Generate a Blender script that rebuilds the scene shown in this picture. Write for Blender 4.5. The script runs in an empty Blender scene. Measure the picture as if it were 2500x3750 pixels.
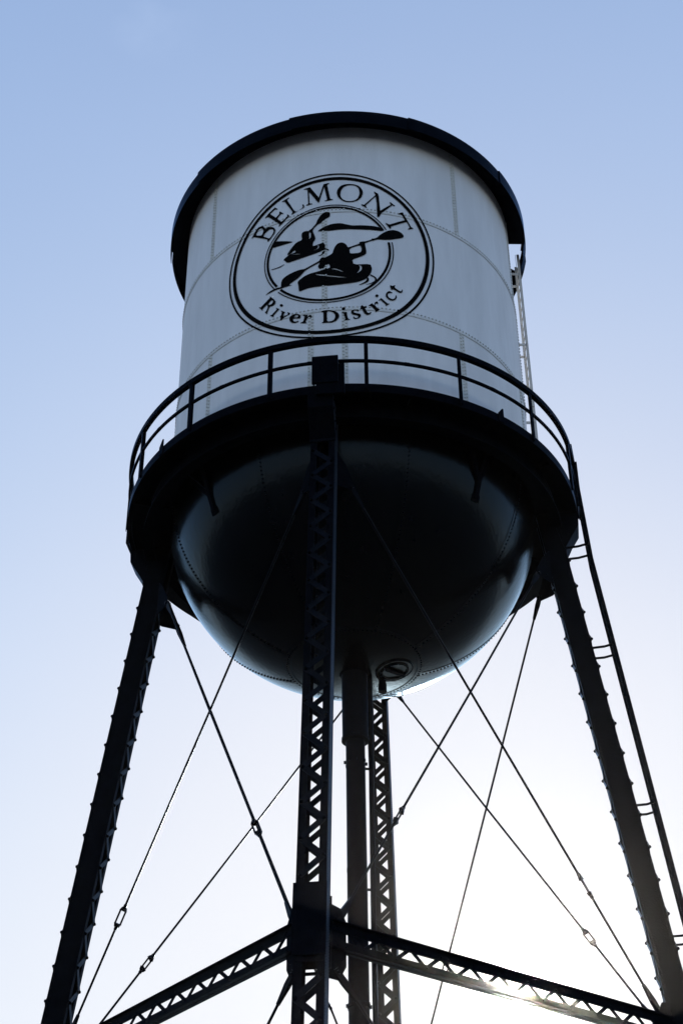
import bpy, bmesh, math, random
from mathutils import Vector, Matrix
from mathutils.geometry import tessellate_polygon
random.seed(7)
R_ = math.radians
scene = bpy.context.scene
COL = scene.collection

# ------------------------------------------------------------------ camera
PSI, TH, RO, FPX, DCAM = -0.0083486, 0.6364975, -0.0091796, 5763.336, 26.63333
fw = Vector((math.sin(PSI)*math.cos(TH), math.cos(PSI)*math.cos(TH), math.sin(TH)))
r0 = Vector((math.cos(PSI), -math.sin(PSI), 0))
u0 = r0.cross(fw)
rr = math.cos(RO)*r0 + math.sin(RO)*u0
uu = -math.sin(RO)*r0 + math.cos(RO)*u0
cd = bpy.data.cameras.new('camera')
cam = bpy.data.objects.new('camera', cd)
COL.objects.link(cam)
cam.matrix_world = Matrix(((rr.x, uu.x, -fw.x, 0.0), (rr.y, uu.y, -fw.y, -DCAM), (rr.z, uu.z, -fw.z, 1.6), (0, 0, 0, 1)))
cd.sensor_fit = 'VERTICAL'
cd.sensor_height = 36.0
cd.sensor_width = 24.0
cd.lens = FPX / 3750.0 * 36.0
cd.clip_start = 0.1
cd.clip_end = 6000
scene.camera = cam

# ------------------------------------------------------------------ sky, sun, exposure
SUN_AZ, SUN_EL = 6.13, 19.74            # degrees, azimuth to the right of +Y
w = bpy.data.worlds.new('World')
scene.world = w
w.use_nodes = True
nt = w.node_tree
nt.nodes.clear()
wo = nt.nodes.new('ShaderNodeOutputWorld')
bg = nt.nodes.new('ShaderNodeBackground')
sk = nt.nodes.new('ShaderNodeTexSky')
sk.sky_type = 'NISHITA'
sk.sun_disc = False
sk.sun_elevation = R_(SUN_EL)
sk.sun_rotation = R_(SUN_AZ)
sk.altitude = 100
sk.air_density = 1.0
sk.dust_density = 0.5
sk.ozone_density = 2.0
bg.inputs['Strength'].default_value = 0.1
# the sky's colours as this clear, slightly hazy morning showed them: one response curve per channel
sep = nt.nodes.new('ShaderNodeSeparateColor')
cmb = nt.nodes.new('ShaderNodeCombineColor')
nt.links.new(sk.outputs[0], sep.inputs[0])
def wm(op, a, b):
    n_ = nt.nodes.new('ShaderNodeMath'); n_.operation = op
    for q, v in enumerate((a, b)):
        if isinstance(v, (int, float)): n_.inputs[q].default_value = v
        else: nt.links.new(v, n_.inputs[q])
    return n_.outputs[0]
for i, (k, top) in enumerate(((0.40, 4.53), (0.39, 4.63), (0.465, 4.82))):
    x_ = sep.outputs[i]
    e_ = wm('SUBTRACT', 1.0, wm('POWER', 2.718282, wm('MULTIPLY', x_, -k)))
    nt.links.new(wm('ADD', wm('MULTIPLY', e_, top), wm('MULTIPLY', x_, 0.02)), cmb.inputs[i])
# very faint unevenness of the haze, and one small wisp of cloud high on the left
tcw = nt.nodes.new('ShaderNodeTexCoord')
nz = nt.nodes.new('ShaderNodeTexNoise'); nz.inputs['Scale'].default_value = 2.2; nz.inputs['Detail'].default_value = 5
nt.links.new(tcw.outputs['Generated'], nz.inputs['Vector'])
nz2 = nt.nodes.new('ShaderNodeTexNoise'); nz2.inputs['Scale'].default_value = 22; nz2.inputs['Detail'].default_value = 7
nt.links.new(tcw.outputs['Generated'], nz2.inputs['Vector'])
dt = nt.nodes.new('ShaderNodeVectorMath'); dt.operation = 'DOT_PRODUCT'
nt.links.new(tcw.outputs['Generated'], dt.inputs[0]); dt.inputs[1].default_value = (-0.11583, 0.58158, 0.8052)
mr_ = nt.nodes.new('ShaderNodeMapRange'); mr_.interpolation_type = 'SMOOTHSTEP'
mr_.inputs['From Min'].default_value = 0.9994; mr_.inputs['From Max'].default_value = 0.99995
nt.links.new(dt.outputs['Value'], mr_.inputs['Value'])
wisp = wm('MULTIPLY', mr_.outputs[0], wm('MULTIPLY', wm('MAXIMUM', wm('SUBTRACT', nz2.outputs['Fac'], 0.45), 0.0), 0.7))
hazev = wm('ADD', wm('MULTIPLY', wm('SUBTRACT', nz.outputs['Fac'], 0.5), 0.10), 1.0)
v1 = nt.nodes.new('ShaderNodeVectorMath'); v1.operation = 'SCALE'
nt.links.new(cmb.outputs[0], v1.inputs[0]); nt.links.new(hazev, v1.inputs['Scale'])
v2 = nt.nodes.new('ShaderNodeVectorMath'); v2.operation = 'ADD'
cw = nt.nodes.new('ShaderNodeCombineXYZ')
for q in range(3): nt.links.new(wisp, cw.inputs[q])
nt.links.new(v1.outputs[0], v2.inputs[0]); nt.links.new(cw.outputs[0], v2.inputs[1])
nt.links.new(v2.outputs[0], bg.inputs['Color'])
nt.links.new(bg.outputs[0], wo.inputs['Surface'])
sl = bpy.data.lights.new('sun', 'SUN')
sl.energy = 3.0
sl.angle = R_(0.53)
sl.color = (1.0, 0.93, 0.82)
sun = bpy.data.objects.new('sun', sl)
COL.objects.link(sun)
sd = Vector((math.sin(R_(SUN_AZ))*math.cos(R_(SUN_EL)), math.cos(R_(SUN_AZ))*math.cos(R_(SUN_EL)), math.sin(R_(SUN_EL))))
sun.rotation_euler = sd.to_track_quat('Z', 'Y').to_euler()
sun.location = sd*60
vs = scene.view_settings
vs.view_transform = 'Standard'
vs.look = 'None'
vs.exposure = 1.0
vs.gamma = 1.0
LETTERS = [["B",[[[-2.161,26.165],[-2.128,26.231],[-2.062,26.338],[-2.014,26.404],[-1.979,26.419],[-1.943,26.417],[-1.894,26.397],[-1.866,26.379],[-1.83,26.323],[-1.819,26.267],[-1.811,26.271],[-1.774,26.292],[-1.713,26.286],[-1.632,26.244],[-1.585,26.18],[-1.568,26.113],[-1.582,26.044],[-1.627,25.98],[-1.672,25.917],[-1.704,25.883],[-1.731,25.857],[-1.758,25.875],[-1.748,25.903],[-1.773,25.944],[-1.969,26.084],[-2.078,26.169],[-2.122,26.189],[-2.15,26.156]],[[-2.043,26.197],[-2.038,26.248],[-2.011,26.301],[-1.969,26.337],[-1.927,26.345],[-1.885,26.318],[-1.86,26.262],[-1.864,26.214],[-1.881,26.163],[-1.901,26.128],[-1.971,26.155]],[[-1.856,26.088],[-1.825,26.143],[-1.772,26.184],[-1.712,26.214],[-1.658,26.2],[-1.624,26.164],[-1.61,26.107],[-1.628,26.048],[-1.667,25.982],[-1.706,25.938],[-1.74,25.961],[-1.844,26.057]]]],["E",[[[-1.834,26.616],[-1.764,26.7],[-1.604,26.821],[-1.591,26.827],[-1.533,26.757],[-1.547,26.738],[-1.596,26.769],[-1.709,26.678],[-1.565,26.502],[-1.487,26.583],[-1.489,26.652],[-1.469,26.648],[-1.39,26.555],[-1.405,26.541],[-1.448,26.566],[-1.531,26.458],[-1.437,26.319],[-1.386,26.35],[-1.323,26.41],[-1.299,26.451],[-1.312,26.494],[-1.293,26.492],[-1.247,26.418],[-1.272,26.399],[-1.335,26.329],[-1.423,26.246],[-1.487,26.193],[-1.5,26.211],[-1.473,26.249],[-1.489,26.277],[-1.734,26.591],[-1.782,26.623],[-1.819,26.603]]]],["L",[[[-1.432,26.926],[-1.435,26.941],[-1.268,27.004],[-1.265,26.98],[-1.312,26.955],[-1.305,26.918],[-1.148,26.55],[-1.104,26.51],[-1.036,26.53],[-0.975,26.572],[-0.957,26.609],[-0.97,26.673],[-0.939,26.681],[-0.92,26.59],[-0.95,26.564],[-1.11,26.495],[-1.204,26.447],[-1.213,26.467],[-1.185,26.495],[-1.192,26.54],[-1.363,26.897],[-1.389,26.925]]]],["M",[[[-0.942,27.149],[-0.807,27.173],[-0.788,27.142],[-0.611,26.808],[-0.509,27.205],[-0.389,27.227],[-0.387,27.204],[-0.425,27.183],[-0.431,27.158],[-0.372,26.751],[-0.355,26.723],[-0.308,26.709],[-0.313,26.692],[-0.48,26.672],[-0.486,26.69],[-0.444,26.701],[-0.435,26.734],[-0.497,27.116],[-0.593,26.709],[-0.614,26.641],[-0.641,26.685],[-0.824,27.03],[-0.811,26.689],[-0.798,26.665],[-0.75,26.654],[-0.753,26.637],[-0.883,26.622],[-0.886,26.64],[-0.843,26.663],[-0.839,26.688],[-0.858,27.082],[-0.874,27.121],[-0.936,27.135]]]],["O",[[[-0.23,26.899],[-0.212,27.002],[-0.146,27.11],[-0.051,27.157],[0.057,27.164],[0.163,27.147],[0.258,27.09],[0.315,26.98],[0.326,26.877],[0.294,26.754],[0.228,26.665],[0.133,26.611],[0.033,26.597],[-0.067,26.617],[-0.149,26.686],[-0.207,26.777]],[[-0.154,26.867],[-0.135,26.979],[-0.081,27.071],[-0.003,27.121],[0.092,27.129],[0.175,27.104],[0.233,27.036],[0.255,26.925],[0.248,26.821],[0.211,26.716],[0.145,26.649],[0.051,26.627],[-0.043,26.643],[-0.113,26.701],[-0.148,26.781]]]],["N",[[[0.559,26.945],[0.566,26.963],[0.648,26.902],[0.659,26.848],[0.683,26.39],[0.908,26.615],[0.92,26.626],[0.891,26.679],[0.904,26.699],[1.011,26.611],[0.998,26.589],[0.95,26.613],[0.707,26.309],[0.657,26.199],[0.621,26.185],[0.613,26.226],[0.612,26.6],[0.593,26.812],[0.385,26.521],[0.379,26.495],[0.402,26.451],[0.39,26.436],[0.282,26.517],[0.291,26.54],[0.344,26.526],[0.587,26.845],[0.582,26.888]]]],["T",[[[1.057,26.375],[1.066,26.391],[1.167,26.454],[1.185,26.443],[1.19,26.393],[1.214,26.358],[1.348,26.065],[1.395,26.048],[1.391,26.029],[1.282,25.967],[1.273,25.981],[1.309,26.026],[1.312,26.052],[1.254,26.185],[1.239,26.18],[0.939,25.978],[0.896,25.943],[0.904,25.898],[0.882,25.881],[0.79,26.021],[0.796,26.039],[0.844,26.015],[0.88,26.011],[1.216,26.232],[1.146,26.363],[1.115,26.367],[1.072,26.367]]]],["R",[[[-1.914,24.033],[-1.908,24.037],[-1.869,24.012],[-1.851,24.025],[-1.665,24.176],[-1.654,24.189],[-1.663,24.219],[-1.651,24.219],[-1.562,24.104],[-1.525,24.023],[-1.53,23.974],[-1.571,23.939],[-1.624,23.932],[-1.654,23.944],[-1.711,23.787],[-1.707,23.749],[-1.722,23.76],[-1.766,23.826],[-1.763,23.839],[-1.736,23.841],[-1.702,23.928],[-1.714,24.021],[-1.734,24.016],[-1.83,23.942],[-1.813,23.905],[-1.823,23.898]],[[-1.698,24.026],[-1.628,24.101],[-1.61,24.106],[-1.585,24.069],[-1.585,24.04],[-1.608,23.998],[-1.655,23.989],[-1.68,24.006]]]],["i",[[[-1.512,23.836],[-1.498,23.84],[-1.433,23.784],[-1.439,23.779],[-1.565,23.654],[-1.565,23.639],[-1.552,23.608],[-1.564,23.607],[-1.646,23.687],[-1.639,23.698],[-1.607,23.685],[-1.595,23.695],[-1.492,23.799],[-1.51,23.82]]]],["d",[[[-1.358,23.858],[-1.361,23.843],[-1.371,23.834],[-1.386,23.832],[-1.402,23.838],[-1.417,23.851],[-1.428,23.867],[-1.432,23.885],[-1.428,23.899],[-1.418,23.908],[-1.403,23.91],[-1.387,23.904],[-1.372,23.891],[-1.361,23.875]]]],["v",[[[-1.409,23.717],[-1.398,23.73],[-1.305,23.651],[-1.311,23.639],[-1.328,23.63],[-1.344,23.564],[-1.341,23.538],[-1.253,23.569],[-1.242,23.58],[-1.265,23.623],[-1.254,23.63],[-1.198,23.597],[-1.203,23.582],[-1.231,23.562],[-1.32,23.505],[-1.393,23.455],[-1.411,23.466],[-1.413,23.481],[-1.403,23.549],[-1.38,23.685]]]],["e",[[[-1.215,23.414],[-1.213,23.47],[-1.185,23.512],[-1.13,23.535],[-1.075,23.533],[-1.014,23.505],[-0.981,23.46],[-0.977,23.416],[-0.991,23.384],[-1.134,23.424],[-1.139,23.383],[-1.122,23.342],[-1.084,23.32],[-1.018,23.33],[-1.012,23.314],[-1.05,23.29],[-1.111,23.289],[-1.161,23.314],[-1.2,23.359]],[[-1.124,23.45],[-1.096,23.485],[-1.052,23.494],[-1.03,23.473],[-1.033,23.438],[-1.063,23.432]]]],["r",[[[-0.932,23.445],[-0.932,23.462],[-0.835,23.443],[-0.831,23.423],[-0.845,23.384],[-0.792,23.429],[-0.733,23.409],[-0.743,23.383],[-0.764,23.337],[-0.775,23.347],[-0.791,23.379],[-0.834,23.36],[-0.866,23.289],[-0.871,23.255],[-0.846,23.23],[-0.855,23.22],[-0.985,23.254],[-0.979,23.267],[-0.941,23.272],[-0.92,23.302],[-0.899,23.411],[-0.91,23.435]]]],["D",[[[-0.558,23.47],[-0.553,23.493],[-0.443,23.503],[-0.338,23.483],[-0.264,23.448],[-0.213,23.387],[-0.197,23.321],[-0.214,23.252],[-0.266,23.185],[-0.349,23.153],[-0.443,23.162],[-0.553,23.163],[-0.548,23.18],[-0.522,23.187],[-0.514,23.214],[-0.514,23.442],[-0.527,23.458]],[[-0.445,23.475],[-0.38,23.464],[-0.317,23.424],[-0.281,23.357],[-0.278,23.292],[-0.302,23.231],[-0.349,23.193],[-0.422,23.19],[-0.441,23.211]]]],["i",[[[-0.155,23.397],[-0.15,23.407],[-0.061,23.421],[-0.054,23.399],[-0.027,23.249],[-0.011,23.228],[0.02,23.224],[0.014,23.21],[-0.105,23.188],[-0.108,23.203],[-0.084,23.216],[-0.079,23.237],[-0.109,23.366],[-0.124,23.381]]]],["d",[[[-0.076,23.505],[-0.08,23.485],[-0.09,23.47],[-0.105,23.463],[-0.121,23.463],[-0.136,23.473],[-0.146,23.489],[-0.149,23.508],[-0.145,23.527],[-0.135,23.542],[-0.121,23.55],[-0.104,23.549],[-0.09,23.54],[-0.08,23.524]]]],["s",[[[0.032,23.412],[0.048,23.454],[0.09,23.483],[0.142,23.483],[0.184,23.488],[0.189,23.47],[0.183,23.427],[0.173,23.422],[0.152,23.458],[0.111,23.466],[0.084,23.44],[0.094,23.404],[0.151,23.383],[0.214,23.371],[0.234,23.336],[0.223,23.286],[0.181,23.242],[0.108,23.227],[0.095,23.222],[0.072,23.29],[0.083,23.3],[0.108,23.262],[0.15,23.255],[0.181,23.284],[0.176,23.316],[0.13,23.333],[0.068,23.347],[0.042,23.376]]]],["t",[[[0.213,23.485],[0.221,23.514],[0.254,23.619],[0.284,23.574],[0.353,23.578],[0.347,23.561],[0.31,23.532],[0.36,23.414],[0.391,23.395],[0.418,23.426],[0.441,23.428],[0.428,23.384],[0.38,23.347],[0.338,23.348],[0.297,23.389],[0.252,23.501],[0.215,23.478]]]],["r",[[[0.384,23.602],[0.449,23.669],[0.47,23.667],[0.495,23.619],[0.513,23.7],[0.556,23.741],[0.576,23.715],[0.586,23.673],[0.565,23.67],[0.528,23.673],[0.516,23.621],[0.567,23.541],[0.615,23.523],[0.614,23.509],[0.528,23.436],[0.518,23.442],[0.524,23.464],[0.442,23.592],[0.395,23.593]]]],["i",[[[0.592,23.775],[0.643,23.84],[0.659,23.83],[0.773,23.709],[0.817,23.716],[0.814,23.704],[0.739,23.634],[0.732,23.64],[0.737,23.674],[0.631,23.787],[0.597,23.764]]]],["d",[[[0.595,23.896],[0.591,23.878],[0.581,23.862],[0.567,23.852],[0.551,23.851],[0.537,23.857],[0.528,23.87],[0.525,23.887],[0.529,23.905],[0.539,23.92],[0.553,23.93],[0.569,23.932],[0.583,23.926],[0.592,23.913]]]],["c",[[[0.739,23.913],[0.742,23.964],[0.765,24.019],[0.815,24.068],[0.885,24.035],[0.879,24.016],[0.83,24.017],[0.786,23.979],[0.779,23.934],[0.81,23.874],[0.869,23.849],[0.912,23.866],[0.941,23.916],[0.948,23.983],[0.965,23.979],[0.971,23.915],[0.945,23.851],[0.889,23.806],[0.824,23.812],[0.766,23.852]]]],["t",[[[0.828,24.236],[0.89,24.219],[0.94,24.26],[0.949,24.254],[0.931,24.199],[0.938,24.178],[1.04,24.109],[1.068,24.113],[1.092,24.178],[1.102,24.152],[1.095,24.098],[1.061,24.063],[1.017,24.064],[0.898,24.14],[0.87,24.101],[0.856,24.11]]]]]
FIGURES = [["front",[[[-0.15,25.397],[-0.087,25.375],[-0.043,25.325],[-0.013,25.253],[0.006,25.243],[0.228,25.353],[0.226,25.385],[0.241,25.407],[0.33,25.43],[0.345,25.424],[0.483,25.494],[0.486,25.525],[0.507,25.528],[0.515,25.52],[0.599,25.567],[0.652,25.647],[0.758,25.756],[0.851,25.826],[0.957,25.861],[1.05,25.855],[1.128,25.817],[1.167,25.764],[1.172,25.72],[1.151,25.683],[1.056,25.633],[0.883,25.555],[0.753,25.527],[0.624,25.52],[0.54,25.487],[0.521,25.457],[0.506,25.473],[0.354,25.382],[0.339,25.368],[0.369,25.147],[0.368,25.094],[0.342,25.039],[0.222,24.962],[0.071,24.889],[0.107,24.74],[0.444,24.778],[0.474,24.664],[0.466,24.576],[0.439,24.487],[0.35,24.349],[0.212,24.265],[0.039,24.22],[-0.208,24.188],[-0.418,24.178],[-0.468,24.185],[-0.699,24.188],[-0.84,24.182],[-1.01,24.133],[-1.021,24.148],[-1.034,24.314],[-1.051,24.407],[-1.029,24.446],[-0.919,24.534],[-0.809,24.582],[-0.634,24.612],[-0.472,24.66],[-0.429,24.664],[-0.376,24.687],[-0.386,24.764],[-0.416,24.801],[-0.467,24.741],[-0.537,24.692],[-0.591,24.682],[-0.618,24.714],[-0.624,24.768],[-0.602,24.824],[-0.577,24.872],[-0.7,24.805],[-0.887,24.705],[-0.964,24.606],[-1.041,24.523],[-1.254,24.39],[-1.152,24.349],[-1.254,24.365],[-1.386,24.352],[-1.521,24.356],[-1.64,24.331],[-1.761,24.303],[-1.77,24.307],[-1.665,24.371],[-1.546,24.403],[-1.407,24.393],[-1.413,24.44],[-1.407,24.541],[-1.373,24.618],[-1.258,24.689],[-1.088,24.739],[-0.976,24.752],[-0.92,24.744],[-0.81,24.792],[-0.597,24.913],[-0.591,24.942],[-0.559,24.997],[-0.515,25.002],[-0.477,24.984],[-0.439,25.012],[-0.41,25.027],[-0.328,25.088],[-0.309,25.174],[-0.277,25.278],[-0.226,25.363]],[[0.025,25.211],[0.233,25.314],[0.258,25.274],[0.273,25.212],[0.262,25.123],[0.224,25.086],[0.098,25.065],[0.044,25.065],[0.026,25.101]],[[-0.367,24.644],[-0.317,24.661],[-0.255,24.644],[-0.168,24.596],[-0.094,24.534],[-0.156,24.555],[-0.242,24.608],[-0.317,24.629]],[[-0.701,24.553],[-0.543,24.521],[-0.418,24.468],[-0.027,24.385],[-0.033,24.371],[-0.206,24.391],[-0.418,24.442],[-0.631,24.505]],[[0.204,24.724],[0.225,24.734],[0.262,24.7],[0.271,24.648],[0.254,24.578],[0.172,24.497],[0.166,24.509],[0.217,24.585],[0.23,24.646],[0.225,24.699]]]],["sp",[[[0.437,24.483],[0.488,24.457],[0.55,24.412],[0.572,24.363],[0.554,24.309],[0.484,24.232],[0.341,24.177],[0.338,24.185],[0.447,24.237],[0.516,24.296],[0.536,24.35],[0.519,24.4],[0.432,24.451]]]],["sp",[[[0.362,24.371],[0.394,24.396],[0.411,24.328],[0.392,24.267],[0.323,24.219],[0.205,24.158],[0.201,24.173],[0.286,24.234],[0.342,24.28],[0.362,24.333]]]],["rear",[[[-0.979,25.748],[-0.97,25.816],[-0.929,25.846],[-0.878,25.854],[-0.837,25.839],[-0.822,25.829],[-0.817,25.859],[-0.767,25.882],[-0.667,26.022],[-0.647,26.103],[-0.597,26.221],[-0.526,26.309],[-0.456,26.343],[-0.387,26.323],[-0.37,26.257],[-0.377,26.194],[-0.407,26.169],[-0.467,26.135],[-0.487,26.096],[-0.527,26.081],[-0.556,26.029],[-0.646,25.983],[-0.746,25.842],[-0.711,25.722],[-0.681,25.604],[-0.685,25.549],[-0.73,25.483],[-0.74,25.374],[-0.695,25.371],[-0.542,25.425],[-0.522,25.436],[-0.492,25.396],[-0.475,25.331],[-0.483,25.25],[-0.409,25.226],[-0.395,25.183],[-0.405,25.177],[-0.448,25.21],[-0.502,25.214],[-0.655,25.15],[-0.903,25.09],[-1.219,25.035],[-1.302,25.051],[-1.319,25.098],[-1.365,25.142],[-1.357,25.174],[-1.294,25.226],[-1.222,25.265],[-1.108,25.287],[-1.101,25.312],[-1.119,25.357],[-1.14,25.345],[-1.201,25.29],[-1.243,25.263],[-1.287,25.265],[-1.28,25.304],[-1.203,25.429],[-1.121,25.54],[-1.06,25.584],[-0.963,25.611]],[[-0.812,25.795],[-0.792,25.797],[-0.778,25.751],[-0.778,25.653],[-0.791,25.615],[-0.816,25.59],[-0.808,25.647],[-0.817,25.747]],[[-1.214,25.228],[-1.159,25.248],[-1.077,25.243],[-1.016,25.22],[-0.987,25.195],[-1.077,25.218],[-1.159,25.232]],[[-0.655,25.363],[-0.621,25.373],[-0.601,25.346],[-0.606,25.298],[-0.645,25.258],[-0.705,25.242],[-0.754,25.249],[-0.705,25.256],[-0.655,25.273],[-0.625,25.316],[-0.627,25.351]]]],["sp",[[[-0.633,25.063],[-0.576,25.08],[-0.537,25.121],[-0.522,25.167],[-0.493,25.196],[-0.483,25.174],[-0.488,25.127],[-0.527,25.079],[-0.586,25.055]]]],["sp",[[[-1.655,24.995],[-1.546,24.982],[-1.439,24.993],[-1.339,25.03],[-1.336,25.019],[-1.428,24.968],[-1.545,24.961],[-1.649,24.976]]]],["m",[[[-1.55,25.775],[-1.376,25.712],[-1.269,25.668],[-1.148,25.612],[-1.374,25.605],[-1.607,25.613],[-1.646,25.631],[-1.594,25.75]]]],["m",[[[-0.64,25.785],[-0.587,25.837],[-0.504,25.897],[-0.387,25.939],[-0.364,25.953],[-0.271,25.967],[-0.142,25.965],[-0.015,25.918],[0.101,25.887],[0.287,25.903],[0.615,25.899],[0.743,25.812],[0.707,25.78],[0.566,25.783],[0.216,25.778],[-0.074,25.787],[-0.365,25.764],[-0.504,25.773]]]]]
HARM = [2.349, -0.0404, 0.01, -0.0282, 0.0358]

# ------------------------------------------------------------------ materials
def mat(name, col, rough=0.5, spec=0.5, metal=0.0, var=0.0, vscale=3.0, bump=0.0, bscale=40.0, col2=None, stretch=None, rvar=0.0, tint=None):
    m = bpy.data.materials.new(name); m.use_nodes = True
    t = m.node_tree; b = t.nodes['Principled BSDF']
    b.inputs['Base Color'].default_value = (*col, 1)
    b.inputs['Roughness'].default_value = rough
    b.inputs['Specular IOR Level'].default_value = spec
    b.inputs['Metallic'].default_value = metal
    if tint: b.inputs['Specular Tint'].default_value = (*tint, 1)
    tc = t.nodes.new('ShaderNodeTexCoord'); mp = t.nodes.new('ShaderNodeMapping')
    t.links.new(tc.outputs['Object'], mp.inputs['Vector'])
    if stretch: mp.inputs['Scale'].default_value = stretch
    if var or col2:
        n = t.nodes.new('ShaderNodeTexNoise'); n.inputs['Scale'].default_value = vscale
        n.inputs['Detail'].default_value = 9; n.inputs['Roughness'].default_value = 0.62
        t.links.new(mp.outputs[0], n.inputs['Vector'])
        r = t.nodes.new('ShaderNodeValToRGB')
        r.color_ramp.elements[0].position = 0.34; r.color_ramp.elements[1].position = 0.68
        c2 = col2 or tuple(c*(1-var) for c in col)
        r.color_ramp.elements[0].color = (*c2, 1)
        r.color_ramp.elements[1].color = (*[min(1, c*(1+var*0.5)) for c in col], 1)
        t.links.new(n.outputs['Fac'], r.inputs[0]); t.links.new(r.outputs[0], b.inputs['Base Color'])
        if rvar:
            q = t.nodes.new('ShaderNodeMapRange'); q.inputs['To Min'].default_value = rough-rvar; q.inputs['To Max'].default_value = rough+rvar
            t.links.new(n.outputs['Fac'], q.inputs['Value']); t.links.new(q.outputs[0], b.inputs['Roughness'])
    if bump:
        n2 = t.nodes.new('ShaderNodeTexNoise'); n2.inputs['Scale'].default_value = bscale; n2.inputs['Detail'].default_value = 6
        t.links.new(mp.outputs[0], n2.inputs['Vector'])
        bp = t.nodes.new('ShaderNodeBump'); bp.inputs['Strength'].default_value = bump; bp.inputs['Distance'].default_value = 0.02
        t.links.new(n2.outputs['Fac'], bp.inputs['Height']); t.links.new(bp.outputs[0], b.inputs['Normal'])
    return m

def gloss_paint(name, col, gcol, ior, rough, bump, bscale, stretch, rvar=0.08, vscale=4, fk=1.0):
    # dark gloss paint: a nearly black body under a clear film that mirrors more the flatter one looks along it
    m = bpy.data.materials.new(name); m.use_nodes = True
    t = m.node_tree; t.nodes.clear(); N = t.nodes.new; K = t.links.new
    out = N('ShaderNodeOutputMaterial'); mix = N('ShaderNodeMixShader'); di = N('ShaderNodeBsdfDiffuse'); gl = N('ShaderNodeBsdfGlossy'); fr = N('ShaderNodeFresnel')
    fr.inputs['IOR'].default_value = ior; gl.inputs['Color'].default_value = (*gcol, 1)
    tc = N('ShaderNodeTexCoord'); mp = N('ShaderNodeMapping'); mp.inputs['Scale'].default_value = stretch; K(tc.outputs['Object'], mp.inputs['Vector'])
    n1 = N('ShaderNodeTexNoise'); n1.inputs['Scale'].default_value = vscale; n1.inputs['Detail'].default_value = 9; n1.inputs['Roughness'].default_value = 0.65; K(mp.outputs[0], n1.inputs['Vector'])
    r = N('ShaderNodeValToRGB'); r.color_ramp.elements[0].position = 0.35; r.color_ramp.elements[1].position = 0.7
    r.color_ramp.elements[0].color = (*[c*0.5 for c in col], 1); r.color_ramp.elements[1].color = (*[c*1.5 for c in col], 1)
    K(n1.outputs['Fac'], r.inputs[0]); K(r.outputs[0], di.inputs['Color'])
    q = N('ShaderNodeMapRange'); q.inputs['From Min'].default_value = 0.3; q.inputs['From Max'].default_value = 0.7
    q.inputs['To Min'].default_value = rough-rvar; q.inputs['To Max'].default_value = rough+rvar; K(n1.outputs['Fac'], q.inputs['Value']); K(q.outputs[0], gl.inputs['Roughness'])
    n2 = N('ShaderNodeTexNoise'); n2.inputs['Scale'].default_value = bscale; n2.inputs['Detail'].default_value = 7; K(mp.outputs[0], n2.inputs['Vector'])
    b = N('ShaderNodeBump'); b.inputs['Strength'].default_value = bump; b.inputs['Distance'].default_value = 0.02; K(n2.outputs['Fac'], b.inputs['Height'])
    for s_ in (di, gl, fr): K(b.outputs[0], s_.inputs['Normal'])
    fm = N('ShaderNodeMath'); fm.operation = 'MULTIPLY'; fm.use_clamp = True; fm.inputs[1].default_value = fk; K(fr.outputs[0], fm.inputs[0])
    K(fm.outputs[0], mix.inputs[0]); K(di.outputs[0], mix.inputs[1]); K(gl.outputs[0], mix.inputs[2]); K(mix.outputs[0], out.inputs['Surface'])
    return m
M_STEEL = gloss_paint('black_steel_paint', (0.0020, 0.0026, 0.0045), (0.50, 0.70, 1.0), 1.14, 0.45, 0.25, 35, (1, 1, 1), vscale=6, fk=0.26)
M_LACE = gloss_paint('skylit_lacing_paint', (0.0040, 0.0050, 0.0075), (0.50, 0.70, 1.0), 1.18, 0.38, 0.25, 35, (1, 1, 1), vscale=6, fk=0.55)  # steel paint made lighter and glossier: sky sheen on the lacing put into it
M_TRIM = gloss_paint('black_roof_paint', (0.0016, 0.0022, 0.0040), (0.50, 0.70, 1.0), 1.12, 0.40, 0.1, 20, (1, 1, 1), fk=0.5)
M_ROD = gloss_paint('dark_rod_steel', (0.0014, 0.0015, 0.0022), (0.7, 0.82, 1.0), 1.14, 0.4, 0.02, 90, (1, 1, 1))
M_BOT = gloss_paint('shade_toned_bottom_paint', (0.0018, 0.0022, 0.0034), (0.58, 0.80, 1.0), 1.20, 0.19, 0.26, 15, (1, 1, 0.45), rvar=0.05, fk=1.45)  # the bowl's deep shade and blue sky reflection are put into these colours
M_WALL = mat('pale_tank_paint', (0.75, 0.775, 0.805), 0.62, 0.3, var=0.09, vscale=2.4, bump=0.12, bscale=7, stretch=(1, 1, 0.16))
M_SEAM = mat('weathered_seam_paint', (0.65, 0.67, 0.66), 0.7, 0.2, var=0.16, vscale=14, bump=0.2, bscale=60)
M_EMB = mat('black_sign_paint', (0.003, 0.003, 0.0035), 0.85, 0.03)
M_WHITE = mat('white_ladder_paint', (0.60, 0.58, 0.55), 0.5, 0.3, var=0.12, vscale=9, bump=0.1)
M_GROUND = mat('damp_asphalt', (0.020, 0.017, 0.013), 0.48, 0.42, var=0.5, vscale=0.6, bump=0.5, bscale=9)
M_CONC = mat('footing_concrete', (0.30, 0.29, 0.27), 0.9, 0.2, var=0.3, vscale=5, bump=0.3)

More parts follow.
